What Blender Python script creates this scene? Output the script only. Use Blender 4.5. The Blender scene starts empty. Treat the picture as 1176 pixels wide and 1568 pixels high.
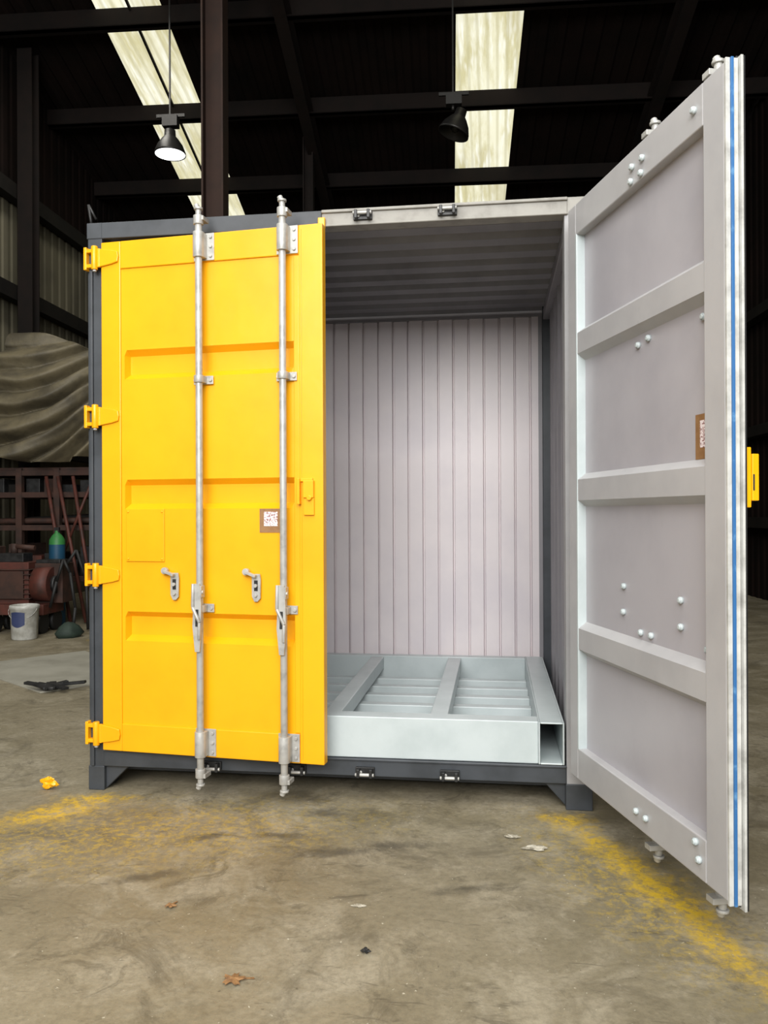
import bpy, bmesh, random
from math import *
from mathutils import Vector, Matrix, noise
random.seed(4)
COL = bpy.context.scene.collection
bpy.context.scene.view_settings.view_transform = 'Standard'

# ------------------------------------------------------------------ materials
def srgb(c):
    return tuple(((v/255)/12.92 if v/255 <= .04045 else ((v/255+.055)/1.055)**2.4) for v in c)+(1,)

class NT:
    def __init__(s, name):
        s.m = bpy.data.materials.new(name); s.m.use_nodes = True
        s.t = s.m.node_tree; s.t.nodes.clear()
        s.out = s.n('ShaderNodeOutputMaterial')
        s.b = s.n('ShaderNodeBsdfPrincipled')
        s.t.links.new(s.b.outputs[0], s.out.inputs[0])
        s.tc = s.n('ShaderNodeTexCoord')
    def n(s, t, **k):
        nd = s.t.nodes.new(t)
        for a, v in k.items(): setattr(nd, a, v)
        return nd
    def l(s, a, b): s.t.links.new(a, b)
    def noise(s, scale, detail=4, rough=.6, stretch=None, coord='Object', dist=0):
        nd = s.n('ShaderNodeTexNoise'); nd.inputs['Scale'].default_value = scale
        nd.inputs['Detail'].default_value = detail; nd.inputs['Roughness'].default_value = rough
        nd.inputs['Distortion'].default_value = dist
        if stretch:
            mp = s.n('ShaderNodeMapping'); mp.inputs['Scale'].default_value = stretch
            s.l(s.tc.outputs[coord], mp.inputs[0]); s.l(mp.outputs[0], nd.inputs[0])
        else: s.l(s.tc.outputs[coord], nd.inputs[0])
        return nd.outputs[0]
    def ramp(s, fac, a, b, ca=0, cb=1):
        r = s.n('ShaderNodeMapRange'); r.inputs[1].default_value = a; r.inputs[2].default_value = b
        r.inputs[3].default_value = ca; r.inputs[4].default_value = cb; r.interpolation_type = 'SMOOTHSTEP'
        s.l(fac, r.inputs[0]); return r.outputs[0]
    def mix(s, fac, a, b):
        m = s.n('ShaderNodeMix', data_type='RGBA')
        if isinstance(fac, (int, float)): m.inputs[0].default_value = fac
        else: s.l(fac, m.inputs[0])
        for i, v in ((6, a), (7, b)):
            if isinstance(v, tuple): m.inputs[i].default_value = v
            else: s.l(v, m.inputs[i])
        return m.outputs[2]
    def math(s, op, a, b=0):
        m = s.n('ShaderNodeMath', operation=op)
        for i, v in ((0, a), (1, b)):
            if isinstance(v, (int, float)): m.inputs[i].default_value = v
            else: s.l(v, m.inputs[i])
        return m.outputs[0]
    def bump(s, h, strength=.2, dist=.01):
        b = s.n('ShaderNodeBump'); b.inputs['Strength'].default_value = strength
        b.inputs['Distance'].default_value = dist
        s.l(h, b.inputs['Height']); s.l(b.outputs[0], s.b.inputs['Normal'])

def paint(name, col, col2=None, rough=.45, metal=0, nscale=3, amt=(.35, .75), bump=.12, bscale=25, stretch=None, spec=.5, scuff=None):
    t = NT(name)
    col = srgb(col); col2 = srgb(col2) if col2 else tuple(v*.8 for v in col[:3])+(1,)
    f = t.ramp(t.noise(nscale, 5, .6, stretch), amt[0], amt[1])
    c = t.mix(f, col, col2)
    if scuff:
        sc = t.math('MULTIPLY', t.ramp(t.noise(11, 8, .8, (1, 1, .5)), .62, .72), scuff[1])
        c = t.mix(sc, c, srgb(scuff[0]))
    t.l(c, t.b.inputs['Base Color'])
    t.b.inputs['Roughness'].default_value = rough; t.b.inputs['Metallic'].default_value = metal
    t.b.inputs['Specular IOR Level'].default_value = spec
    if bump: t.bump(t.noise(bscale, 3), bump, .004)
    return t.m

M = {}
M['yellow'] = paint('yellow_paint', (244, 176, 14), (239, 165, 9), .32, nscale=2.2, bump=.35, bscale=6, scuff=((214, 150, 22), .3))
M['slate'] = paint('slate_frame_paint', (62, 66, 71), (46, 50, 54), .5, nscale=5, scuff=((96, 92, 84), .5))
M['primer'] = paint('bare_primer_header', (150, 147, 140), (124, 121, 114), .55, nscale=9, amt=(.4, .75))
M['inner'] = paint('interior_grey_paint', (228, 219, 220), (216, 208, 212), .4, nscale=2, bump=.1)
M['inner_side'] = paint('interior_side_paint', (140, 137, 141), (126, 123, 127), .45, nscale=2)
M['post_in'] = paint('post_grey_paint', (156, 155, 156), (142, 141, 142), .45, nscale=3)
M['pan'] = paint('floor_pan_paint', (140, 143, 145), (120, 123, 125), .5, nscale=4)
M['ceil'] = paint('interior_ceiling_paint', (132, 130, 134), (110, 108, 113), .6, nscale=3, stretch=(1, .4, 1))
M['doorin'] = paint('door_inner_grey_paint', (180, 177, 182), (168, 165, 171), .34, nscale=2.2, bump=.15, bscale=9, scuff=((150, 146, 146), .25))
M['doorfr'] = paint('door_frame_light_grey', (184, 183, 184), (172, 171, 173), .36, nscale=3, bump=.12, bscale=14, scuff=((150, 148, 146), .3))
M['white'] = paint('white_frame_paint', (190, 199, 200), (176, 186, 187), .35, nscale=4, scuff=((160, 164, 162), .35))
M['steel'] = paint('galvanised_steel', (186, 185, 180), (156, 155, 151), .42, metal=.25, nscale=18, amt=(.4, .75), bump=.15, bscale=60)
M['darksteel'] = paint('dark_steel', (60, 60, 60), (36, 36, 36), .45, metal=.5, nscale=15)
M['gasketw'] = paint('white_gasket', (200, 200, 195), (160, 159, 154), .6, nscale=14)
M['gasketb'] = paint('blue_masking_strip', (48, 104, 160), (90, 140, 185), .5, nscale=16, amt=(.56, .68))
M['rubber'] = paint('black_rubber', (34, 34, 34), (20, 20, 20), .6)
M['brownlabel'] = paint('brown_label', (150, 112, 72), (136, 98, 62), .6, nscale=40)
M['rust'] = paint('rusty_brown_steel', (70, 44, 34), (46, 32, 26), .7, nscale=6, amt=(.3, .7))
M['redp'] = paint('red_machine_paint', (92, 46, 36), (58, 38, 32), .6, nscale=9)
M['roof'] = paint('dark_roof_sheet', (27, 19, 16), (15, 13, 11), .9, nscale=1.2, spec=.1)
M['beam'] = paint('brown_structural_steel', (27, 20, 17), (19, 16, 14), .8, nscale=3, spec=.2)
M['column'] = paint('brown_column_paint', (54, 36, 28), (40, 28, 23), .7, nscale=3, spec=.3)
M['beamd'] = paint('dark_girt_steel', (28, 25, 22), (20, 19, 18), .7, nscale=3, spec=.2)
M['green'] = paint('green_paint', (58, 136, 66), (44, 104, 56), .5)
M['greend'] = paint('dull_green_sack', (46, 62, 52), (32, 44, 38), .7, nscale=8)
M['blue'] = paint('blue_paint', (26, 76, 104), (20, 54, 78), .5)
M['bucketw'] = paint('white_plastic', (196, 196, 190), (150, 148, 138), .4, nscale=9)
M['bluelabel'] = paint('navy_label', (50, 60, 96), (60, 70, 110), .5)
M['platel'] = paint('offcut_sheet', (166, 163, 150), (140, 137, 124), .55, nscale=2)
M['paper'] = paint('paper_scrap', (186, 180, 164), (120, 112, 94), .8, nscale=30)
M['leaf'] = paint('dry_leaf', (150, 112, 70), (96, 66, 40), .8, nscale=40)
M['lampshell'] = paint('lamp_shell', (46, 44, 42), (30, 30, 30), .4, metal=.4)

def mat_qr():
    t = NT('qr_code_print')
    v = t.n('ShaderNodeTexVoronoi'); v.distance = 'CHEBYCHEV'; v.inputs['Scale'].default_value = 240; v.inputs['Randomness'].default_value = 0
    t.l(t.tc.outputs['Object'], v.inputs[0])
    bw = t.n('ShaderNodeSeparateColor'); t.l(v.outputs['Color'], bw.inputs[0])
    f = t.ramp(bw.outputs[0], .70, .72)
    t.l(t.mix(f, srgb((240, 226, 226)), srgb((150, 110, 110))), t.b.inputs['Base Color']); t.b.inputs['Roughness'].default_value = .6
    return t.m
M['qr'] = mat_qr()

def mat_emit(name, col, st):
    t = NT(name); t.b.inputs['Base Color'].default_value = (.8, .8, .8, 1)
    t.b.inputs['Emission Color'].default_value = srgb(col); t.b.inputs['Emission Strength'].default_value = st
    return t.m
M['bulb'] = mat_emit('lamp_diffuser', (255, 255, 255), 3.0)

def mat_skylight():
    t = NT('translucent_skylight_sheet')
    a = t.noise(1.6, 6, .65, (1.6, .35, .35)); b = t.noise(9, 3, .7, (1, .12, .12))
    w = t.n('ShaderNodeTexWave', wave_type='BANDS', bands_direction='X'); w.inputs['Scale'].default_value = 2.2; w.inputs['Distortion'].default_value = .3
    t.l(t.tc.outputs['Object'], w.inputs[0])
    c1 = t.mix(t.ramp(a, .38, .62), srgb((238, 235, 208)), srgb((205, 198, 154)))
    c2 = t.mix(t.ramp(b, .45, .75), c1, srgb((250, 250, 238)))
    c3 = t.mix(t.ramp(w.outputs[0], .6, 1, 0, .45), c2, srgb((186, 180, 142)))
    g = t.ramp(t.noise(.8, 4, .6, (1, .5, .5)), .5, .72, 0, .5)
    c3 = t.mix(g, c3, srgb((168, 158, 114)))
    t.l(c3, t.b.inputs['Emission Color']); t.b.inputs['Emission Strength'].default_value = 1.15
    t.b.inputs['Base Color'].default_value = (.02, .02, .02, 1); t.b.inputs['Roughness'].default_value = .8
    return t.m
M['sky'] = mat_skylight()

def mat_clad():
    t = NT('pale_wall_cladding')
    c = t.mix(t.ramp(t.noise(.7, 4), .3, .7), srgb((104, 99, 81)), srgb((74, 70, 58)))
    t.l(c, t.b.inputs['Base Color']); t.b.inputs['Roughness'].default_value = .8
    return t.m
M['clad'] = mat_clad()

def mat_tarp():
    t = NT('olive_tarpaulin')
    c = t.mix(t.ramp(t.noise(2.5, 6), .3, .7), srgb((112, 103, 80)), srgb((74, 68, 54)))
    t.l(c, t.b.inputs['Base Color']); t.b.inputs['Roughness'].default_value = .6
    t.bump(t.noise(5, 5), .35, .04)
    return t.m
M['tarp'] = mat_tarp()

def mat_floor():
    t = NT('workshop_concrete')
    big = t.noise(.55, 6, .65); mid = t.noise(2.6, 8, .7, dist=.6); fine = t.noise(38, 6, .75)
    c = t.mix(t.ramp(big, .35, .65), srgb((148, 138, 115)), srgb((124, 115, 92)))
    c = t.mix(t.ramp(mid, .45, .70, 0, .7), c, srgb((170, 161, 140)))
    c = t.mix(t.ramp(t.noise(1.7, 9, .75, dist=1.2), .50, .68, 0, .75), c, srgb((94, 86, 68)))
    c = t.mix(t.ramp(t.noise(4.5, 10, .8, dist=1.0), .53, .66, 0, .65), c, srgb((84, 77, 61)))
    c = t.mix(t.ramp(t.noise(11, 10, .85, dist=.5), .55, .68, 0, .55), c, srgb((172, 164, 146)))
    c = t.mix(t.ramp(t.noise(3.2, 3, .6, (1, 3.5, 1), dist=2), .62, .70, 0, .45), c, srgb((66, 60, 48)))
    c = t.mix(t.ramp(fine, .35, .7, 0, .45), c, srgb((96, 88, 70)))
    v = t.n('ShaderNodeTexVoronoi', feature='DISTANCE_TO_EDGE'); v.inputs['Scale'].default_value = .45
    nz = t.n('ShaderNodeTexNoise'); nz.inputs['Scale'].default_value = 2; nz.inputs['Detail'].default_value = 8
    t.l(t.tc.outputs['Object'], nz.inputs[0])
    mx = t.n('ShaderNodeMix', data_type='VECTOR'); mx.inputs[0].default_value = .35
    t.l(t.tc.outputs['Object'], mx.inputs[4]); t.l(nz.outputs['Color'], mx.inputs[5]); t.l(mx.outputs[1], v.inputs[0])
    crack = t.math('MULTIPLY', t.ramp(v.outputs[0], 0, .0025, .25, 0), t.ramp(big, .45, .6))
    c = t.mix(crack, c, srgb((84, 77, 62)))
    def blob(x, y, rx, ry, rot, soft, nsc, namt):
        mp = t.n('ShaderNodeMapping', vector_type='TEXTURE'); mp.inputs['Location'].default_value = (x, y, 0)
        mp.inputs['Rotation'].default_value = (0, 0, rot); mp.inputs['Scale'].default_value = (rx, ry, 1)
        t.l(t.tc.outputs['Object'], mp.inputs[0])
        ln = t.n('ShaderNodeVectorMath', operation='LENGTH'); t.l(mp.outputs[0], ln.inputs[0])
        d = t.math('ADD', ln.outputs['Value'], t.math('MULTIPLY', t.math('SUBTRACT', t.noise(nsc, 8, .75), .5), namt))
        return t.ramp(d, 1-soft, 1, 1, 0)
    ye = srgb((208, 170, 26)); brk = t.ramp(t.noise(22, 9, .8), .40, .58, .12, 1)
    for a in [(.10, -.12, .26, .12, .1), (-.02, -.34, .34, .17, .6), (-.30, -.62, .3, .16, .8), (2.31, -.13, .2, .12, -.5), (2.46, -.45, .42, .13, -1.15), (2.70, -1.10, .5, .10, -1.25), (-2.2, 4.6, .25, .15, 0), (2.60, -.8, .3, .16, -1.2)]:
        c = t.mix(t.math('MULTIPLY', t.math('MULTIPLY', blob(*a, .9, 7, 2.3), .88), brk), c, ye)
    for a in [(.5, -.5, 1.5, .55, .3), (2.5, -.8, 1.1, .35, -1.1)]:
        c = t.mix(t.math('MULTIPLY', t.math('MULTIPLY', blob(*a, .9, 5, 1.0), t.ramp(t.noise(26, 8, .8), .45, .62)), .65), c, srgb((184, 156, 52)))
    for a in [(1.23, -.17, .18, .09, 0), (1.33, -.60, .26, .08, .2), (1.1, -.45, .16, .06, 0), (.8, -.5, .14, .06, .4), (1.6, -.5, .2, .07, .1), (1.9, -.85, .2, .05, .3), (.7, -.9, .25, .06, .5)]:
        c = t.mix(t.math('MULTIPLY', blob(*a, .95, 9, 2.6), .6), c, srgb((48, 43, 36)))
    sp = t.ramp(t.noise(60, 2, .5), .72, .76)
    c = t.mix(t.math('MULTIPLY', sp, .6), c, srgb((212, 206, 186)))
    sp2 = t.ramp(t.noise(45, 2, .5, (1, 1.3, 1)), .24, .29, 1, 0)
    c = t.mix(t.math('MULTIPLY', sp2, .55), c, srgb((64, 57, 45)))
    t.l(c, t.b.inputs['Base Color'])
    t.l(t.ramp(mid, .3, .7, .5, .8), t.b.inputs['Roughness'])
    t.bump(t.math('ADD', mid, t.math('MULTIPLY', fine, .5)), .4, .01)
    return t.m
M['floor'] = mat_floor()

# ------------------------------------------------------------------ mesh builder
class MB:
    def __init__(s, xf=None):
        s.v = []; s.f = []; s.mi = []; s.sm = []; s.mats = []; s.xf = xf or (lambda x, y, z: (x, y, z))
    def m(s, key):
        if key not in s.mats: s.mats.append(key)
        return s.mats.index(key)
    def add(s, vs, fs, key, smooth=False):
        o = len(s.v); s.v += [s.xf(*p) for p in vs]; k = s.m(key)
        for i, f in enumerate(fs):
            s.f.append([o+j for j in f]); s.mi.append(k)
            s.sm.append(smooth if isinstance(smooth, bool) else smooth[i])
    def box(s, x0, x1, y0, y1, z0, z1, key, rz=0, piv=None):
        vs = [(x, y, z) for z in (z0, z1) for x, y in ((x0, y0), (x1, y0), (x1, y1), (x0, y1))]
        if rz:
            px, py = piv or ((x0+x1)/2, (y0+y1)/2)
            vs = [(px+(x-px)*cos(rz)-(y-py)*sin(rz), py+(x-px)*sin(rz)+(y-py)*cos(rz), z) for x, y, z in vs]
        s.add(vs, [(0, 3, 2, 1), (4, 5, 6, 7), (0, 1, 5, 4), (1, 2, 6, 5), (2, 3, 7, 6), (3, 0, 4, 7)], key)
    def beam(s, a, b, w, h, key, up=(0, 0, 1)):
        a = Vector(a); b = Vector(b); d = (b-a).normalized(); up = Vector(up)
        if abs(d.dot(up)) > .99: up = Vector((1, 0, 0))
        x = d.cross(up).normalized(); y = x.cross(d)
        vs = [tuple(p+x*i*w/2+y*j*h/2) for p in (a, b) for i, j in ((-1, -1), (1, -1), (1, 1), (-1, 1))]
        s.add(vs, [(0, 3, 2, 1), (4, 5, 6, 7), (0, 1, 5, 4), (1, 2, 6, 5), (2, 3, 7, 6), (3, 0, 4, 7)], key)
    def cyl(s, a, b, r, key, n=16, r2=None, cap=True):
        a = Vector(a); b = Vector(b); r2 = r if r2 is None else r2
        d = (b-a).normalized(); up = Vector((0, 0, 1)) if abs(d.z) < .9 else Vector((1, 0, 0))
        x = d.cross(up).normalized(); y = d.cross(x)
        vs = []
        for p, rr in ((a, r), (b, r2)):
            vs += [tuple(p+x*cos(2*pi*i/n)*rr+y*sin(2*pi*i/n)*rr) for i in range(n)]
        fs = [(i, (i+1) % n, n+(i+1) % n, n+i) for i in range(n)]; sm = [True]*n
        if cap: fs += [tuple(range(n))[::-1], tuple(range(n, 2*n))]; sm += [False, False]
        s.add(vs, fs, key, sm)
    def lathe(s, c, prof, key, n=28, axis=None):
        vs = []; fs = []
        for r, z in prof:
            for i in range(n):
                p = Vector((cos(2*pi*i/n)*r, sin(2*pi*i/n)*r, z))
                if axis is not None: p = axis @ p
                vs.append(tuple(Vector(c)+p))
        for j in range(len(prof)-1):
            for i in range(n):
                fs.append((j*n+i, j*n+(i+1) % n, (j+1)*n+(i+1) % n, (j+1)*n+i))
        s.add(vs, fs, key, True)
    def prism(s, poly, axis, a, b, key):
        def mk(p, q):
            return {'x': (q, p[0], p[1]), 'y': (p[0], q, p[1]), 'z': (p[0], p[1], q)}[axis]
        n = len(poly); vs = [mk(p, a) for p in poly]+[mk(p, b) for p in poly]
        fs = [tuple(range(n)), tuple(range(n, 2*n))[::-1]]+[(i, (i+1) % n, n+(i+1) % n, n+i) for i in range(n)]
        s.add(vs, fs, key)
    def tube(s, pts, r, key, n=10):
        for a, b in zip(pts[:-1], pts[1:]): s.cyl(a, b, r, key, n)
    def build(s, name, parent=None, bevel=0, recalc=True, solid=0, byn=None):
        me = bpy.data.meshes.new(name); me.from_pydata([tuple(p) for p in s.v], [], s.f)
        for k in s.mats: me.materials.append(M[k])
        for p, i, sm in zip(me.polygons, s.mi, s.sm): p.material_index = i; p.use_smooth = sm
        if recalc:
            bm = bmesh.new(); bm.from_mesh(me); bmesh.ops.recalc_face_normals(bm, faces=bm.faces[:]); bm.to_mesh(me); bm.free()
        me.update()
        if byn:
            for p in me.polygons: byn(p, me)
        ob = bpy.data.objects.new(name, me); COL.objects.link(ob)
        if parent: ob.parent = parent
        if solid:
            m = ob.modifiers.new('solid', 'SOLIDIFY'); m.thickness = solid; m.offset = 0
        if bevel:
            m = ob.modifiers.new('bevel', 'BEVEL'); m.width = bevel; m.segments = 2; m.limit_method = 'ANGLE'; m.angle_limit = radians(50)
        return ob

def empty(name):
    e = bpy.data.objects.new(name, None); COL.objects.link(e); e.empty_display_size = .2; return e

# ------------------------------------------------------------------ hall frame (rotated a little relative to container)
CX, CY, CZ = 2.0039, -3.8523, 1.3678
DL = .053
def hall(s, t, z): return (CX+s*cos(DL)-t*sin(DL), CY+s*sin(DL)+t*cos(DL), z)
def roofz(t): return CZ+10-.267*t

# ------------------------------------------------------------------ floor & shell
b = MB(hall); b.add([(-7.2, -7, 0), (5.4, -7, 0), (5.4, 18.2, 0), (-7.2, 18.2, 0)], [(0, 1, 2, 3)], 'floor'); b.build('floor', recalc=False)

SL, SR, TB, TF = -6.6, 4.9, 18.0, -3.0
strips = [(-4.9, -3.96), (.1, 1.04)]
b = MB(hall)
edges = [SL] + [e for st in strips for e in st] + [SR]
for i in range(0, len(edges), 2):
    s0, s1 = edges[i], edges[i+1]
    n = max(2, int((s1-s0)/.25)); pts = []
    for k in range(n):
        a = s0+(s1-s0)*k/n; w = (s1-s0)/n
        pts += [(a, 0), (a+w*.35, 0), (a+w*.5, .04), (a+w*.85, .04)]
    pts.append((s1, 0))
    vs = [(p, TF, roofz(TF)+h) for p, h in pts]+[(p, TB, roofz(TB)+h) for p, h in pts]
    b.add(vs, [(k, k+1, len(pts)+k+1, len(pts)+k) for k in range(len(pts)-1)], 'roof')
b.build('ceiling', recalc=False, solid=.02)
for i, (s0, s1) in enumerate(strips):
    b = MB(hall)
    n = 6; pts = []
    for k in range(n*4+1):
        a = s0+(s1-s0)*k/(n*4); pts.append((a, .02*sin(k*pi/2)))
    vs = [(p, TF, roofz(TF)+h) for p, h in pts]+[(p, TB, roofz(TB)+h) for p, h in pts]
    b.add(vs, [(k, k+1, len(pts)+k+1, len(pts)+k) for k in range(len(pts)-1)], 'sky', True)
    b.build('window_%d' % (i+1), recalc=False)

b = MB(hall)
for k in range(-4, 5):
    t = 12.84+1.76*k
    z = roofz(t)-.13
    b.box(SL, SR, t-.03, t+.05, z-.13, z+.12, 'beam')
    b.box(SL, SR, t-.03, t+.12, z-.13, z-.115, 'beam')
b.beam((-4.40, 3, roofz(3)-.05), (-4.40, TB, roofz(TB)-.05), .03, .04, 'beamd')
b.build('roof_purlins')
for s in (-2.22, 3.1):
    b = MB(hall)
    z0, z1 = roofz(0)-.4, roofz(17.9)-.4
    b.beam((s, 0, z0), (s, 17.9, z1), .02, .34, 'beam')
    b.beam((s, 0, z0+.17), (s, 17.9, z1+.17), .17, .02, 'beam')
    b.beam((s, 0, z0-.17), (s, 17.9, z1-.17), .17, .02, 'beam')
    b.build('roof_rafter')
def icol(name, s, t, w, top, key='column'):
    b = MB(hall)
    b.box(s-w/2, s+w/2, t-.008, t+.008, 0, top, key)
    b.box(s-w/2-.01, s-w/2+.012, t-w/2, t+w/2, 0, top, key); b.box(s+w/2-.012, s+w/2+.01, t-w/2, t+w/2, 0, top, key)
    b.box(s-w/2-.06, s+w/2+.06, t-w/2-.05, t+w/2+.05, 0, .02, key)
    return b.build(name)
icol('steel_column', -2.76, 9.5, .24, roofz(9.5)-.05)
icol('steel_column', -2.30, 13.3, .15, roofz(13.3)-.3, 'beam')
icol('steel_column', 4.55, 9.4, .26, roofz(9.4)-.05, 'beam')

def cladwall(name, a, bb, levels):
    b = MB(hall); a = Vector(a); bb = Vector(bb); d = bb-a; L = d.length; d.normalize(); nn = Vector((-d.y, d.x))
    pts = []; x = 0
    while x < L:
        for dx, h in ((0, 0), (.12, 0), (.15, .02), (.22, .02), (.25, 0)):
            if x+dx <= L: pts.append((x+dx, h))
        x += .25
    n = len(pts)
    for za, zb, mat in levels:
        vs = []
        for zz in (za, zb):
            for x, h in pts:
                p = a+d*x+nn*h; vs.append((p.x, p.y, zz(p.y) if callable(zz) else zz))
        b.add(vs, [(k, k+1, n+k+1, n+k) for k in range(n-1)], mat)
    return b.build(name, recalc=False, solid=.01)
cladwall('wall_left', (-6.5, -3), (-6.5, 18), [(0, 6.0, 'clad'), (6.0, lambda t: max(6.01, roofz(t)), 'roof')])  # upper band uses the dark colour to paint in the gloom below the roof
cladwall('wall_right', (4.85, -3), (4.85, 18), [(0, roofz, 'roof')])
cladwall('wall_back', (-6.5, 17.9), (4.85, 17.9), [(0, roofz, 'roof')])
b = MB(hall)
for z in (2.4, 4.62, 6.1): b.box(-6.46, -6.30, -2, 17.5, z-.12, z+.10, 'beamd')
b.build('trim_1')
for t in (11.6, 16.0, 6.0):
    b = MB(hall); b.box(-6.28, -6.06, t-.11, t-.09, 0, roofz(t)-.1, 'beam'); b.box(-6.28, -6.06, t+.09, t+.11, 0, roofz(t)-.1, 'beam'); b.box(-6.18, -6.16, t-.09, t+.09, 0, roofz(t)-.1, 'beam'); b.build('steel_column')
b = MB(hall)
for z in (1.2, 2.6, 4.4): b.box(4.62, 4.80, 2, 17.5, z-.08, z+.08, 'beamd')
b.build('trim_2')

# ------------------------------------------------------------------ container
W, H, L = 2.438, 2.8166, 1.86
box_e = empty('shipping_container')
b = MB()
for x0, x1, o in ((0, .075, 0), (2.325, W, 1)):
    k = 'slate' if not o else 'post_in'
    b.box(x0, x1, .0, .11, .0, H-.005, k)
    b.box(x0-.004, x1+.004, -.004, .16, 0.0, .12, 'slate')
    b.box(x0-.004, x1+.004, -.004, .16, H-.08, H, 'slate' if not o else 'primer')
    b.box(x0, x1, L-.1, L+.06, 0, H-.005, 'slate')
b.box(.012, .03, -.012, .0, .12, H-.12, 'slate')
b.prism([(.075, .12), (.2, .12), (.075, .0)], 'y', .02, .06, 'slate')
b.prism([(2.33, .12), (2.22, .12), (2.33, .0)], 'y', .03, .07, 'slate')
b.box(.075, 2.325, -.005, .10, .12, .205, 'slate'); b.box(.075, 2.325, -.012, -.004, .192, .205, 'slate')
b.box(.075, 1.19, -.008, .09, 2.735, H-.002, 'slate'); b.box(1.19, 2.34, -.008, .09, 2.735, H-.002, 'primer')
b.box(1.19, 2.34, -.02, -.006, H-.018, H-.003, 'primer')
b.box(1.19, 2.34, -.014, -.006, 2.735, 2.745, 'primer')
for x0, x1 in ((0.005, .065), (2.375, 2.433)):
    b.box(x0, x1, .1, L, H-.075, H-.01, 'slate'); b.box(x0, x1, .1, L, .04, .20, 'slate')
b.box(2.33, 2.385, .09, L-.03, 2.665, 2.735, 'inner_side'); b.box(.055, .11, .09, L-.03, 2.665, 2.735, 'inner_side')
b.box(.05, 2.39, L-.04, L+.05, H-.10, H-.01, 'slate'); b.box(.05, 2.39, L-.02, L+.05, .04, .2, 'slate')
b.build('frame', box_e, .004)
b = MB(); b.cyl((.01, .03, H-.03), (-.005, .02, H+.10), .007, 'darksteel'); b.cyl((-.005, .02, H+.10), (.03, .03, H+.03), .006, 'darksteel'); b.build('corner_spike', box_e)
b = MB(); b.box(.06, 2.38, .1, L-.02, .165, .2, 'pan')
for k in range(7): b.box(.06, 2.38, .15+.26*k, .2+.26*k, .06, .165, 'slate')
b.build('floor_pan', box_e)
def sidewall(name, xi, xo, key):
    b = MB(); pts = []; y = .1
    while y < L:
        for dy, x in ((0, xi), (.07, xi), (.14, xo), (.21, xo), (.28, xi)):
            if y+dy <= L: pts.append((x, y+dy))
        y += .28
    n = len(pts); vs = [(x, y, .19) for x, y in pts]+[(x, y, H-.05) for x, y in pts]
    b.add(vs, [(k, k+1, n+k+1, n+k) for k in range(n-1)], key)
    return b.build(name, box_e, recalc=False, solid=.003)
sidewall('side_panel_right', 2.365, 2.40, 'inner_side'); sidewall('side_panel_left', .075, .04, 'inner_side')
b = MB(); pts = []; y = .07
while y < L:
    for dy, z in ((0, 2.735), (.10, 2.735), (.125, 2.768), (.19, 2.768), (.215, 2.735)):
        if y+dy <= L+.01: pts.append((y+dy, z))
    y += .215
n = len(pts); vs = [(.05, y, z) for y, z in pts]+[(2.39, y, z) for y, z in pts]
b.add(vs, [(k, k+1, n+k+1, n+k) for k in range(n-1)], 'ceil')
b.build('roof_panel', box_e, recalc=False, solid=.003)
b = MB(); pts = []; x = .06; k = 0; P = .1045
while x < 2.39:
    o = .012 if k % 2 else 0
    pts += [(x, L-.03-o), (x+P-.016, L-.03-o), (x+P-.012, L-.005), (x+P-.004, L-.005)]
    x += P; k += 1
n = len(pts); vs = [(x, y, .19) for x, y in pts]+[(x, y, H-.05) for x, y in pts]
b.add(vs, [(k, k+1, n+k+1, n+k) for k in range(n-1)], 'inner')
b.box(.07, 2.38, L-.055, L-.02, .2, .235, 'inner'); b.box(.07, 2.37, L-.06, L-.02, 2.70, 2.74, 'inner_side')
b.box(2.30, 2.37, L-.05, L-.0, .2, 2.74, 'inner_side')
b.build('rear_bulkhead', box_e, recalc=False)
def keeper(b, x, z, up):
    b.box(x-.045, x+.045, -.022, -.006, z-.018, z+.022, 'darksteel')
    for dx in (-.036, .024):
        b.box(x+dx, x+dx+.014, -.055, -.02, z-.02, z+.02, 'darksteel')
    b.cyl((x-.045, -.04, z+.008*up), (x+.045, -.04, z+.008*up), .008, 'steel', 10)
    b.cyl((x-.02, -.022, z), (x-.02, -.03, z), .008, 'steel', 8)
b = MB()
for x in (1.39, 1.79): keeper(b, x, 2.775, 1); keeper(b, x, .145, -1)
keeper(b, .64, .145, -1); keeper(b, 1.06, .145, -1)
b.build('cam_keepers', box_e, .002)
b = MB(); b.box(1.175, 1.21, -.03, -.008, 2.725, 2.775, 'yellow'); b.build('header_tab', box_e, .004)

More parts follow.
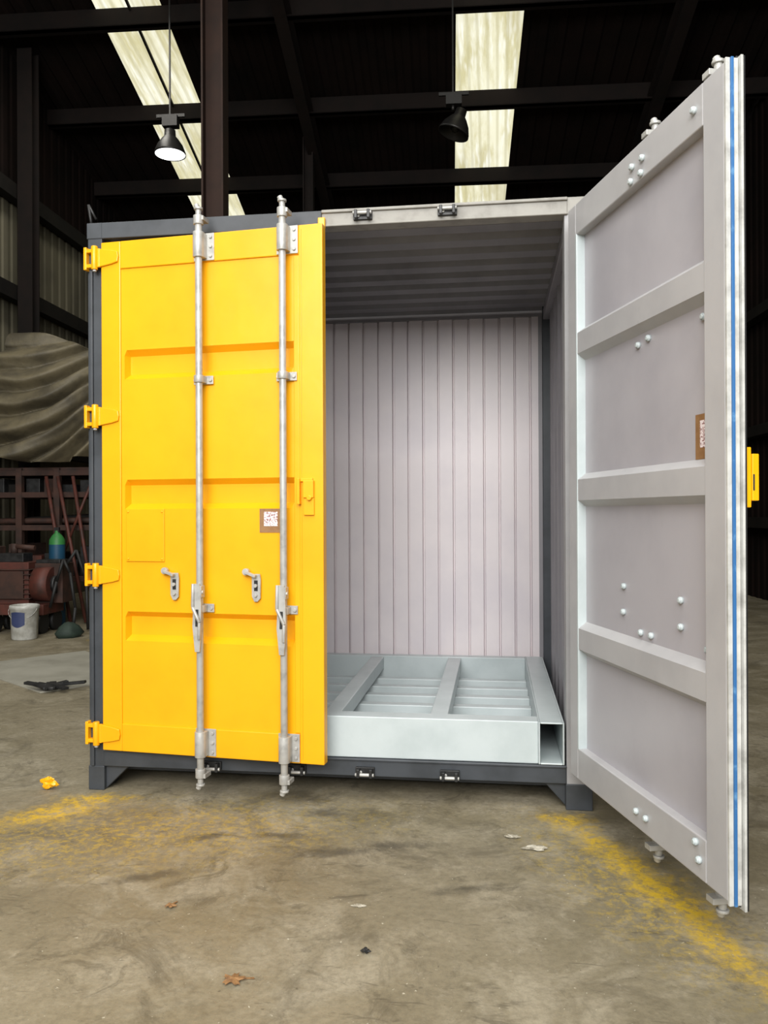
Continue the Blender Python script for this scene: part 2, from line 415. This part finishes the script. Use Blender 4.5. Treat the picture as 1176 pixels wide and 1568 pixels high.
# ------------------------------------------------------------------ doors
ZB, ZT, DW = .2076, 2.7068, 1.1417
def door(tag, xf, nrm, left):
    def byn(p, me):
        d = p.normal.dot(nrm)
        if left: key = 'yellow' if d > -.5 else 'doorfr'
        else: key = 'yellow' if d > .5 else 'doorfr'
        p.material_index = [m.name for m in me.materials].index(M[key].name)
    T = .05
    U0, U1 = (0, .105) if left else (-.085, .0)
    b = MB(xf); b.m('yellow'); b.m('doorfr')
    b.box(U0, U1, -T, 0, ZB, ZT, 'yellow'); b.box(1.025, DW, -T, 0, ZB, ZT, 'yellow')
    b.box(U1, 1.025, -T, 0, ZT-.135, ZT, 'yellow'); b.box(U1, 1.025, -T, 0, ZB, ZB+.135, 'yellow')
    b.build('door_frame_'+tag, box_e, .004, byn=byn)
    b = MB(xf); b.m('yellow'); b.m('doorin')
    z0, z1 = ZB+.13, ZT-.13; prof = [(z0, -.009)]
    for zc in (.82, 1.465, 2.10):
        prof += [(zc-.072, -.009), (zc-.045, -.045), (zc+.045, -.045), (zc+.072, -.009)]
    prof.append((z1, -.009)); n = len(prof)
    us = [(.10, 0), (.122, 0), (.135, 1), (.985, 1), (.998, 0), (1.03, 0)]
    if not left: us = [(-.005, 1), (1.03, 1)]
    for off, key in ((0, 'yellow'), (-.004, 'doorin')):
        vs = []
        for u, g in us:
            for z, w in prof: vs.append((u, (w if g else -.009)+off, z))
        fs = [(i*n+k, (i+1)*n+k, (i+1)*n+k+1, i*n+k+1) for i in range(len(us)-1) for k in range(n-1)]
        if not left and key == 'doorin':
            for f in fs: b.add([vs[q] for q in f], [(0, 1, 2, 3)], 'doorfr' if min(vs[q][1] for q in f) < -.04 else 'doorin')
        else: b.add(vs, fs, key)
    b.build('door_panel_'+tag, box_e, recalc=False)
    if left:
        b = MB(xf); b.box(1.0, 1.026, -.012, -.003, ZB+.14, ZT-.14, 'yellow')
        b.box(1.035, 1.04, -.002, .003, ZB+.02, ZT-.02, 'yellow')
        b.box(.13, .335, -.012, -.0025, 1.137, 1.393, 'yellow')
        for (pu, pz) in ((.142, 1.15), (.323, 1.15), (.142, 1.38), (.323, 1.38)): b.cyl((pu, -.006, pz), (pu, .002, pz), .005, 'yellow', 8)
        b.box(1.022, 1.094, -.002, .014, 1.515, 1.53, 'yellow'); b.box(1.022, 1.036, -.002, .03, 1.41, 1.53, 'yellow')
        b.box(1.05, 1.10, -.002, .022, 1.44, 1.52, 'yellow'); b.box(1.05, 1.10, -.002, .012, 1.36, 1.44, 'yellow')
        b.cyl((1.08, .0, 1.44), (1.08, .028, 1.44), .012, 'yellow', 12)
        b.build('door_fittings_'+tag, box_e, .003)
    else:
        b = MB(xf); b.box(-.002, .012, -.0515, -.010, ZB+.13, ZT-.13, 'white'); b.build('hinge_stile_painted_light', box_e, .003)  # white strip paints in the brightness of the stile's lit step face
    b = MB(xf); uo = 0 if left else -.085
    hk = 'yellow'
    for z in (2.63, 1.85, 1.07, .29):
        h = .046
        b.prism([(uo-.012, z-h), (uo-.012, z+h), (uo+.06, z+h*.75), (uo+.095, z+h*.55), (uo+.10, z), (uo+.095, z-h*.55), (uo+.06, z-h*.75)], 'y', 0, .012, hk)
        b.cyl((uo-.028, .012, z-h-.012), (uo-.028, .012, z+h+.012), .016, hk, 14)
        b.cyl((uo-.028, .012, z-h-.022), (uo-.028, .012, z-h-.012), .010, 'steel', 10)
        b.box(uo-.03, uo+.0, -.004, .014, z-h, z+h, hk)
        if left: b.box(-.085, -.03, -.02, .014, z-h, z-h+.018, hk); b.box(-.085, -.03, -.02, .014, z+h-.018, z+h, hk); b.box(-.088, -.072, -.02, .016, z-h-.01, z+h+.01, hk)
    b.build('hinges_'+tag, box_e, .003)
    for ri, u in enumerate((.543, .962)):
        b = MB(xf); w = .042
        b.cyl((u, w, .13), (u, w, 2.775), .0165, 'steel', 18)
        for zt, sg in ((2.765, 1), (.135, -1)):
            b.cyl((u, w, zt-.03*sg), (u, w, zt+.012*sg), .024, 'steel', 16)
            b.box(u-.012, u+.03, w-.05, w+.012, zt-.012, zt+.008, 'steel')
            b.cyl((u, w, zt+.012*sg), (u, w, zt+.04*sg), .014, 'steel', 12)
            b.cyl((u, w, zt+.04*sg), (u, w, zt+.05*sg), .021, 'steel', 12)
            b.cyl((u-.005, w, zt+.05*sg), (u-.012, w, zt+.065*sg), .013, 'steel', 10)
        for z in (2.64, .28):
            b.box(u-.042, u+.062, 0, .006, z-.065, z+.065, 'steel')
            b.cyl((u, w, z-.06), (u, w, z+.06), .0265, 'steel', 18)
            b.box(u-.026, u+.026, .004, w, z-.058, z+.058, 'steel')
            for dz in (-.045, 0.0, .045): b.cyl((u+.045, .005, z+dz), (u+.045, .014, z+dz), .008, 'steel', 8)
            b.cyl((u-.034, .005, z+.04), (u-.034, .013, z+.04), .006, 'steel', 8)
        for z in (2.005, .92):
            b.box(u-.045, u+.055, 0, .006, z-.02, z+.02, 'steel')
            b.cyl((u, w, z-.017), (u, w, z+.017), .024, 'steel', 16)
            b.box(u-.023, u+.023, .004, w, z-.016, z+.016, 'steel')
            for du in (-.035, .042): b.cyl((u+du, .005, z), (u+du, .014, z), .009, 'steel', 8)
        b.box(u-.02, u+.02, w-.01, w+.028, .975, 1.03, 'steel'); b.cyl((u-.026, w+.015, 1.0), (u+.026, w+.015, 1.0), .009, 'steel', 10)
        b.prism([(u-.013, 1.04), (u+.013, 1.04), (u+.02, .95), (u+.022, .84), (u+.012, .72), (u-.012, .72), (u-.024, .84), (u-.018, .95)], 'y', w+.022, w+.032, 'steel')
        b.prism([(u-.006, .92), (u+.008, .92), (u+.008, .84), (u-.008, .84)], 'y', w+.031, w+.035, 'darksteel')
        b.tube([(u-.02, w+.03, 1.04), (u-.02, w+.036, .93), (u+.016, w+.04, .86), (u+.012, w+.036, .78)], .008, 'steel', 8)
        b.build('lock_rod_%s_%d' % (tag, ri+1), box_e, .0015)
        uu = u-.205+.012; b = MB(xf)
        b.cyl((uu-.005, 0, 1.095), (uu-.005, .022, 1.095), .016, 'steel', 14); b.beam((uu-.005, .024, 1.095), (uu+.05, .028, 1.075), .012, .02, 'steel', up=(0, 1, 0))
        b.prism([(uu+.022, 1.085), (uu+.062, 1.085), (uu+.066, 1.06), (uu+.064, .97), (uu+.05, .955), (uu+.034, .955), (uu+.022, .98)], 'y', 0, .008, 'steel')
        b.prism([(uu+.034, 1.055), (uu+.052, 1.055), (uu+.052, 1.005), (uu+.034, 1.005)], 'y', .007, .010, 'darksteel')
        b.cyl((uu+.043, .008, 1.03), (uu+.043, .022, 1.03), .009, 'steel', 10); b.cyl((uu+.043, .008, .985), (uu+.043, .018, .985), .008, 'steel', 8)
        b.build('handle_retainer_%s_%d' % (tag, ri+1), box_e, .001)

LO = Vector((.085, -.03)); lb = .10; lu = Vector((cos(lb), -sin(lb))); ln = Vector((-sin(lb), -cos(lb)))
def xl(u, w, z): p = LO+lu*u+ln*w; return (p.x, p.y, z)
door('left', xl, Vector((ln.x, ln.y, 0)), True)
ra = .2918; ru = Vector((sin(ra), -cos(ra))); rn = Vector((cos(ra), sin(ra)))
RO = Vector((2.3565, -.2028))+rn*.05
def xr(u, w, z): p = RO+ru*u+rn*w; return (p.x, p.y, z)
door('right', xr, Vector((rn.x, rn.y, 0)), False)
b = MB()
for z in (2.63, 1.85, 1.07, .29):
    b.beam((2.43, .03, z), (2.40, -.10, z), .014, .08, 'yellow')
b.build('hinge_lugs_right', box_e, .002)

def label(name, xf, u, z, w, sz=.105):
    b = MB(xf); sg = 1 if w > -.008 else -1
    b.box(u-sz/2, u+sz/2, min(w, w+.0015*sg), max(w, w+.0015*sg), z-sz/2, z+sz/2, 'brownlabel')
    d = .0025*sg; q = sz*.30
    b.box(u-q, u+q, min(w, w+d), max(w, w+d), z-q+.008, z+q+.008, 'qr')
    b.build(name, box_e)
label('label_left', xl, .882, 1.335, -.0075, .112)
label('label_right', xr, .985, 1.61, -.0135, .145)

b = MB(xr)
for u, z, s in [(.55, 2.64, 1), (.63, 2.64, 1), (.54, 2.59, 1), (.62, 2.59, 1), (.52, 1.99, 0), (.60, 2.0, 0), (.39, 1.08, 0), (.385, .98, 0), (.82, 1.07, 0), (.82, .98, 0), (.53, .92, 0), (.61, .92, 0), (.56, .27, 1), (.635, .27, 1), (.98, 2.64, 1), (.97, 1.99, 0), (.985, .93, 0), (.99, .27, 1), (.97, .32, 1)]:
    w = -.05 if s else -.013
    b.cyl((u, w, z), (u, w-.012, z), .012, 'white', 12); b.cyl((u, w-.012, z), (u, w-.016, z), .012, 'white', 12, r2=.006)
b.build('door_bolts', box_e)
b = MB(xr)
b.box(DW, DW+.010, -.05, -.036, ZB-.01, ZT+.01, 'gasketw')
b.box(DW, DW+.016, -.036, -.027, ZB-.01, ZT+.01, 'gasketb')
b.box(DW, DW+.010, -.027, -.010, ZB-.01, ZT+.01, 'gasketw')
b.box(DW-.01, DW+.022, -.008, .000, ZB-.025, ZT+.015, 'gasketw')
b.box(DW-.01, DW+.018, .000, .008, ZB-.025, ZT+.015, 'rubber')
b.box(0, DW, -.010, -.002, ZT, ZT+.022, 'rubber'); b.box(0, DW, -.010, -.002, ZB-.02, ZB, 'rubber')
b.build('door_gasket', box_e, .001)
b = MB(xr); b.box(1.04, 1.15, .0, .028, 1.38, 1.56, 'yellow'); b.box(1.10, 1.155, .028, .05, 1.40, 1.54, 'yellow'); b.box(1.12, 1.158, .03, .035, 1.43, 1.48, 'rubber'); b.build('lock_cover_right', box_e, .003)

# ------------------------------------------------------------------ steel base frame inside
b = MB()
z0, z1 = .207, .402
def tube_y(x0, x1, y0, y1, th=.008):
    b.box(x0, x0+th, y0, y1, z0, z1, 'white'); b.box(x1-th, x1, y0, y1, z0, z1, 'white')
    b.box(x0+th, x1-th, y0, y1, z0, z0+th, 'white'); b.box(x0+th, x1-th, y0, y1, z1-th, z1, 'white')
tube_y(2.198, 2.316, -.012, 1.74)
tube_y(.13, .25, .03, 1.74)
b.box(.25, 2.198, .0, .10, z0, z1, 'white')
b.box(.25, 2.198, 1.66, 1.74, z0, z1, 'white')
for x in (.66, 1.17, 1.69): b.box(x, x+.085, .10, 1.66, z0+.11, z1-.004, 'white')
for y in (.22, .46, .70, .94, 1.18, 1.42): b.box(.25, 2.198, y, y+.07, z0, z0+.09, 'white')
b.build('steel_base_frame', None, .006)

# ------------------------------------------------------------------ lamps
def lamp(s, t, z, tilt, lit):
    e = empty('high_bay_lamp')
    R = Matrix.Rotation(tilt, 3, 'Y')
    b = MB(hall); c = (s, t, z)
    prof = [(.02, .33), (.07, .32), (.075, .24), (.11, .20), (.165, .12), (.20, .03), (.205, 0), (.195, .004), (.155, .11), (.10, .18), (.02, .20)]
    b.lathe(c, prof, 'lampshell', 32, R); b.build('shade', e)
    b = MB(hall)
    b.box(s-.09, s+.11, t-.06, t+.06, z+.36, z+.50, 'lampshell')
    b.beam((s, t, z+.48), (s, t, roofz(t)-.03), .02, .02, 'lampshell'); b.cyl((s, t, z+.3), (s, t, z+.38), .02, 'lampshell', 10)
    b.beam((s-.18, t, z+.51), (s+.2, t, z+.51), .03, .04, 'lampshell')
    b.build('ballast_and_hanger', e)
    b = MB(hall)
    b.lathe(c, [(.0001, .012), (.10, .010), (.192, .006)] if lit else [(.0001, .12), (.05, .12), (.06, .06), (.03, .03), (.0001, .025)], 'bulb' if lit else 'lampshell', 32, R)
    b.build('diffuser', e, recalc=False)
lamp(-3.65, 10.5, 6.08, 0, True)
lamp(.05, 10.5, 6.20, .35, False)

# ------------------------------------------------------------------ left background clutter
b = MB(hall); NI, NJ = 140, 120; vs = []
for i in range(NI+1):
    a = i/NI; s = -6.0+a*2.1
    top = 3.86-.90*max(0, (a-.2)/.8)**1.4
    for j in range(NJ+1):
        q = j/NJ
        zb = 2.06+.04*sin(s*4)
        if q < .8: z = zb+(top-zb)*(q/.8); yy = .9*(q/.8)**1.7
        else: z = top-.05*(q-.8)/.2; yy = .9+(q-.8)*1.2
        ss = s+5.6
        ph = (z-.25*ss-.36*ss*ss)*19+2.2*noise.noise(Vector((s*1.1, z*1.1, 4)))
        amp = .15+.07*noise.noise(Vector((s*1.7, z*1.1, 9)))
        fold = amp*(abs(sin(ph/2))*2-1)+.03*sin(ph*1.9+3*s)+.16*noise.noise(Vector((s*1.3, z*1.3, 2)))
        t = 9.72+.22+yy-fold*(1-.6*q)+max(0, a-.85)*2
        vs.append((s, t, z+.02*noise.noise(Vector((s*4, q*3, 7)))))
fs = [(i*(NJ+1)+j, (i+1)*(NJ+1)+j, (i+1)*(NJ+1)+j+1, i*(NJ+1)+j+1) for i in range(NI) for j in range(NJ)]
b.add(vs, fs, 'tarp', True); b.build('draped_tarpaulin', None, recalc=False)
b = MB(hall)
RS = (-6.05, -5.5, -5.0, -4.5); T0, T1 = 10.1, 11.2
for s in RS:
    for t in (T0, T1): b.box(s-.04, s+.04, t-.04, t+.04, 0, 1.96, 'rust')
for z in (.55, 1.2, 1.62, 1.9):
    for t in (T0, T1): b.box(RS[0]-.04, RS[-1]+.04, t-.03, t+.03, z-.035, z+.035, 'rust')
    for s in RS: b.box(s-.03, s+.03, T0, T1, z-.035, z+.035, 'rust')
b.box(RS[0]-.04, RS[-1]+.04, T0, T1, 1.93, 1.97, 'rust')
for k in range(7): b.cyl((-6.0, T0+.1+k*.15, 1.28), (-4.5, T0+.1+k*.15, 1.27+random.random()*.1), .04, random.choice(['rust', 'beamd', 'darksteel']), 10)
for k in range(6):
    s = -5.95+k*.24; h = random.uniform(.08, .2); b.box(s, s+.18, T0+.1, T0+.6, 1.655, 1.655+h, random.choice(['beamd', 'rust', 'darksteel', 'rust']))
for k in range(6):
    s = -5.95+k*.24; h = random.uniform(.2, .5); b.box(s, s+.2, T0+.1, T0+.7, .585, .585+h, random.choice(['beamd', 'rust', 'darksteel', 'redp']))
b.build('storage_rack', None, .004)
b = MB(hall)
for s0, s1 in ((-5.1, -4.75), (-4.95, -4.55), (-4.75, -4.42)):
    b.cyl((s0, 10.0, 1.85), (s1, 9.92, .02), .022, 'redp', 10)
b.cyl((-4.45, 9.99, 1.9), (-4.85, 9.96, .9), .018, 'redp', 10)
b.build('leaning_pipes')
e = empty('workshop_compressor'); O = .12
def hc(s, t, z): return hall(s+O, t, z)
b = MB(hc)
b.box(-5.45, -4.75, 9.0, 9.5, .22, .34, 'redp'); b.box(-5.35, -4.95, 9.05, 9.4, .34, .82, 'redp'); b.box(-5.3, -5.0, 9.02, 9.06, .4, .72, 'rust')
for k in range(7): b.box(-5.38, -4.92, 9.02, 9.43, .40+k*.055, .412+k*.055, 'rust')
b.box(-5.42, -5.36, 9.1, 9.3, .3, 1.0, 'rust'); b.box(-5.35, -5.05, 9.12, 9.34, .82, .92, 'darksteel')
b.box(-4.98, -4.62, 9.2, 9.48, .34, .80, 'rust'); b.box(-4.95, -4.66, 9.22, 9.46, .80, .84, 'darksteel')
b.build('engine_block', e, .008)
b = MB(hc); b.cyl((-4.92, 9.2, .56), (-4.72, 9.2, .56), .20, 'redp', 24); b.cyl((-4.72, 9.2, .56), (-4.68, 9.2, .56), .10, 'darksteel', 18)
b.cyl((-5.2, 9.2, .90), (-5.2, 9.2, 1.03), .04, 'rust', 14); b.cyl((-5.2, 9.2, 1.0), (-4.95, 9.2, .98), .03, 'rust', 14)
for s in (-5.38, -4.82):
    for t in (9.1, 9.42): b.cyl((s-.03, t, .12), (s+.03, t, .12), .12, 'rubber', 20)
b.build('flywheel_and_wheels', e)
b = MB(hc); b.tube([(-4.72, 9.1, .3), (-4.64, 9.1, .6), (-4.56, 9.1, .85), (-4.48, 9.1, .7), (-4.42, 9.1, .3), (-4.45, 9.1, .02)], .018, 'rubber', 8); b.tube([(-4.64, 9.3, .75), (-4.5, 9.3, .95), (-4.38, 9.3, .6), (-4.36, 9.3, .02)], .018, 'rubber', 8)
b.build('hoses', e)
b = MB(hall); c = (-4.84, 9.76, 0)
b.lathe(c, [(.001, 0), (.09, 0), (.095, .03), (.095, 1.0)], 'blue', 24); b.lathe(c, [(.095, 1.0), (.09, 1.06), (.06, 1.11), (.03, 1.14), (.025, 1.17), (.001, 1.17)], 'green', 24); b.box(c[0]-.03, c[0]+.03, c[1]-.02, c[1]+.02, 1.15, 1.21, 'darksteel')
b.build('gas_cylinder', None, recalc=False)
e = empty('paint_bucket')
b = MB(hall); c = (-4.69, 8.70, 0)
b.lathe(c, [(.001, .0), (.13, .0), (.135, .01), (.15, .33), (.158, .335), (.158, .36), (.152, .375), (.145, .375), (.14, .34), (.128, .02), (.001, .02)], 'bucketw', 32); b.build('pail', e, recalc=False)
b = MB(hall); n = 10; vs = []
for zz, rr in ((.17, .1445), (.30, .1503)):
    for i in range(n+1):
        a = -pi/2-.6+i*1.1/n; vs.append((c[0]+cos(a)*rr, c[1]+sin(a)*rr, zz-.03*sin(i/n*pi)*(1 if zz < .2 else -.3)))
b.add(vs, [(i, i+1, n+2+i, n+1+i) for i in range(n)], 'bluelabel', True); b.build('label_patch', e, recalc=False)
b = MB(hall); b.tube([(c[0]+.16*cos(a), c[1]-.10*sin(a)-.03, .34-.12*sin(a)) for a in [pi*k/12 for k in range(13)]], .004, 'steel', 6); b.build('bail_handle', e)
b = MB(hall); c = (-4.26, 8.85, 0)
vs = []; n = 16
prof = [(.001, 0), (.12, 0.0), (.14, .05), (.10, .12), (.05, .16), (.001, .17)]
for r, z in prof:
    for i in range(n):
        a = 2*pi*i/n; rr = r*(1+.35*noise.noise(Vector((cos(a)*2, sin(a)*2, z*9)))); vs.append((c[0]+cos(a)*rr, c[1]+sin(a)*rr, z))
b.add(vs, [(j*n+i, j*n+(i+1) % n, (j+1)*n+(i+1) % n, (j+1)*n+i) for j in range(5) for i in range(n)], 'greend', True); b.build('green_sack', None, recalc=False)
b = MB(); b.prism([(-2.75, 2.95), (-2.05, 3.85), (-.85, 2.75), (-1.45, 2.02)], 'z', 0.0, .012, 'platel'); b.build('sheet_metal_offcut', None, .002)
b = MB()
for k in range(9):
    a = random.random()*pi; x = -1.36+random.uniform(-.13, .13); y = 2.12+random.uniform(-.07, .07); l = random.uniform(.07, .14)
    b.beam((x-cos(a)*l, y-sin(a)*l, .014+.02), (x+cos(a)*l, y+sin(a)*l, .03+random.random()*.04), .05, .02, 'darksteel')
b.build('scrap_metal_pile', None, .003)

# ------------------------------------------------------------------ small litter
def leaf(name, x, y, r, rot, key):
    b = MB(); n = 30; vs = [(x, y, .012)]
    for i in range(n):
        a = 2*pi*i/n; rr = r*(.45+.55*abs(cos(a*2.5)))*(1 if i % 2 else .8)
        vs.append((x+cos(a+rot)*rr, y+sin(a+rot)*rr*.9, .004+.014*abs(noise.noise(Vector((cos(a)*2, sin(a)*2, x))))))
    b.add(vs, [(0, 1+i, 1+(i+1) % n) for i in range(n)], key)
    b.beam((x, y, .008), (x+cos(rot)*r*1.5, y+sin(rot)*r*1.5, .004), .004, .003, key)
    b.build(name, None, recalc=False)
leaf('dry_leaf', 1.24, -1.53, .04, .3, 'leaf'); leaf('dry_leaf', .88, -1.12, .024, 1.3, 'leaf')
def crumple(name, x, y, r, key, h=.5, seed=1, asp=.8):
    bm = bmesh.new(); bmesh.ops.create_icosphere(bm, subdivisions=3, radius=r)
    for v in bm.verts:
        d = v.co.normalized(); k = 1+.9*noise.noise(d*1.6+Vector((seed, 0, 0)))+.3*noise.noise(d*5+Vector((seed, 3, 0)))
        v.co = Vector((d.x*r*k, d.y*r*k*asp, d.z*r*k*h))
    mz = min(v.co.z for v in bm.verts)
    for v in bm.verts: v.co += Vector((x, y, -mz))
    me = bpy.data.meshes.new(name); bm.to_mesh(me); bm.free(); me.materials.append(M[key]); o = bpy.data.objects.new(name, me); COL.objects.link(o)
crumple('yellow_masking_scrap', -.20, -.03, .034, 'yellow', .7, 13, .5)
crumple('paper_scrap', 2.16, -.47, .036, 'paper', .18, 5, .5); crumple('paper_scrap', 2.07, -.36, .026, 'paper', .2, 8, .4); crumple('paper_scrap', 1.53, -1.03, .022, 'paper', .12, 11, .4)
crumple('dirt_clump', 1.60, -1.33, .012, 'rubber', .5, 2)

# ------------------------------------------------------------------ lights
def area(name, loc, target, sx, sy, e, col=(1, 1, 1)):
    l = bpy.data.lights.new(name, 'AREA'); l.shape = 'RECTANGLE'; l.size = sx; l.size_y = sy; l.energy = e; l.color = col
    o = bpy.data.objects.new(name, l); COL.objects.link(o); o.location = loc
    o.rotation_euler = (Vector(target)-Vector(loc)).to_track_quat('-Z', 'Y').to_euler()
area('added_camera_side_daylight', (1.6, -8.5, 4.9), (1.5, 0, 1.1), 7, 4, 1130, (1, .99, .97))  # unseen source, added behind the camera to light the container front
area('rooflight_daylight_front', (1.0, -3.5, 8.0), (1.2, -.8, 0), 7, 5, 440, (1, .98, .92))
area('rooflight_daylight_rear', hall(-4.4, 8.5, 8.0), hall(-4.4, 8.4, 0), 1, 5, 140, (1, .97, .90))
w = bpy.data.worlds.new('world'); bpy.context.scene.world = w; w.use_nodes = True
w.node_tree.nodes['Background'].inputs[0].default_value = (.86, .91, 1, 1); w.node_tree.nodes['Background'].inputs[1].default_value = .33

# ------------------------------------------------------------------ camera
cam = bpy.data.cameras.new('camera'); co = bpy.data.objects.new('camera', cam); COL.objects.link(co)
yaw, pitch, roll = -.1343, .0014, -.0043
f = Vector((sin(yaw)*cos(pitch), cos(yaw)*cos(pitch), sin(pitch))); r = Vector((cos(yaw), -sin(yaw), 0)); u = r.cross(f)
r2 = cos(roll)*r+sin(roll)*u; u2 = -sin(roll)*r+cos(roll)*u
m = Matrix(((r2.x, u2.x, -f.x), (r2.y, u2.y, -f.y), (r2.z, u2.z, -f.z))).to_4x4()
co.matrix_world = Matrix.Translation((CX, CY, CZ)) @ m
cam.sensor_fit = 'VERTICAL'; cam.sensor_height = 24; cam.lens = 24*1282.587/1600; cam.clip_end = 200
bpy.context.scene.camera = co
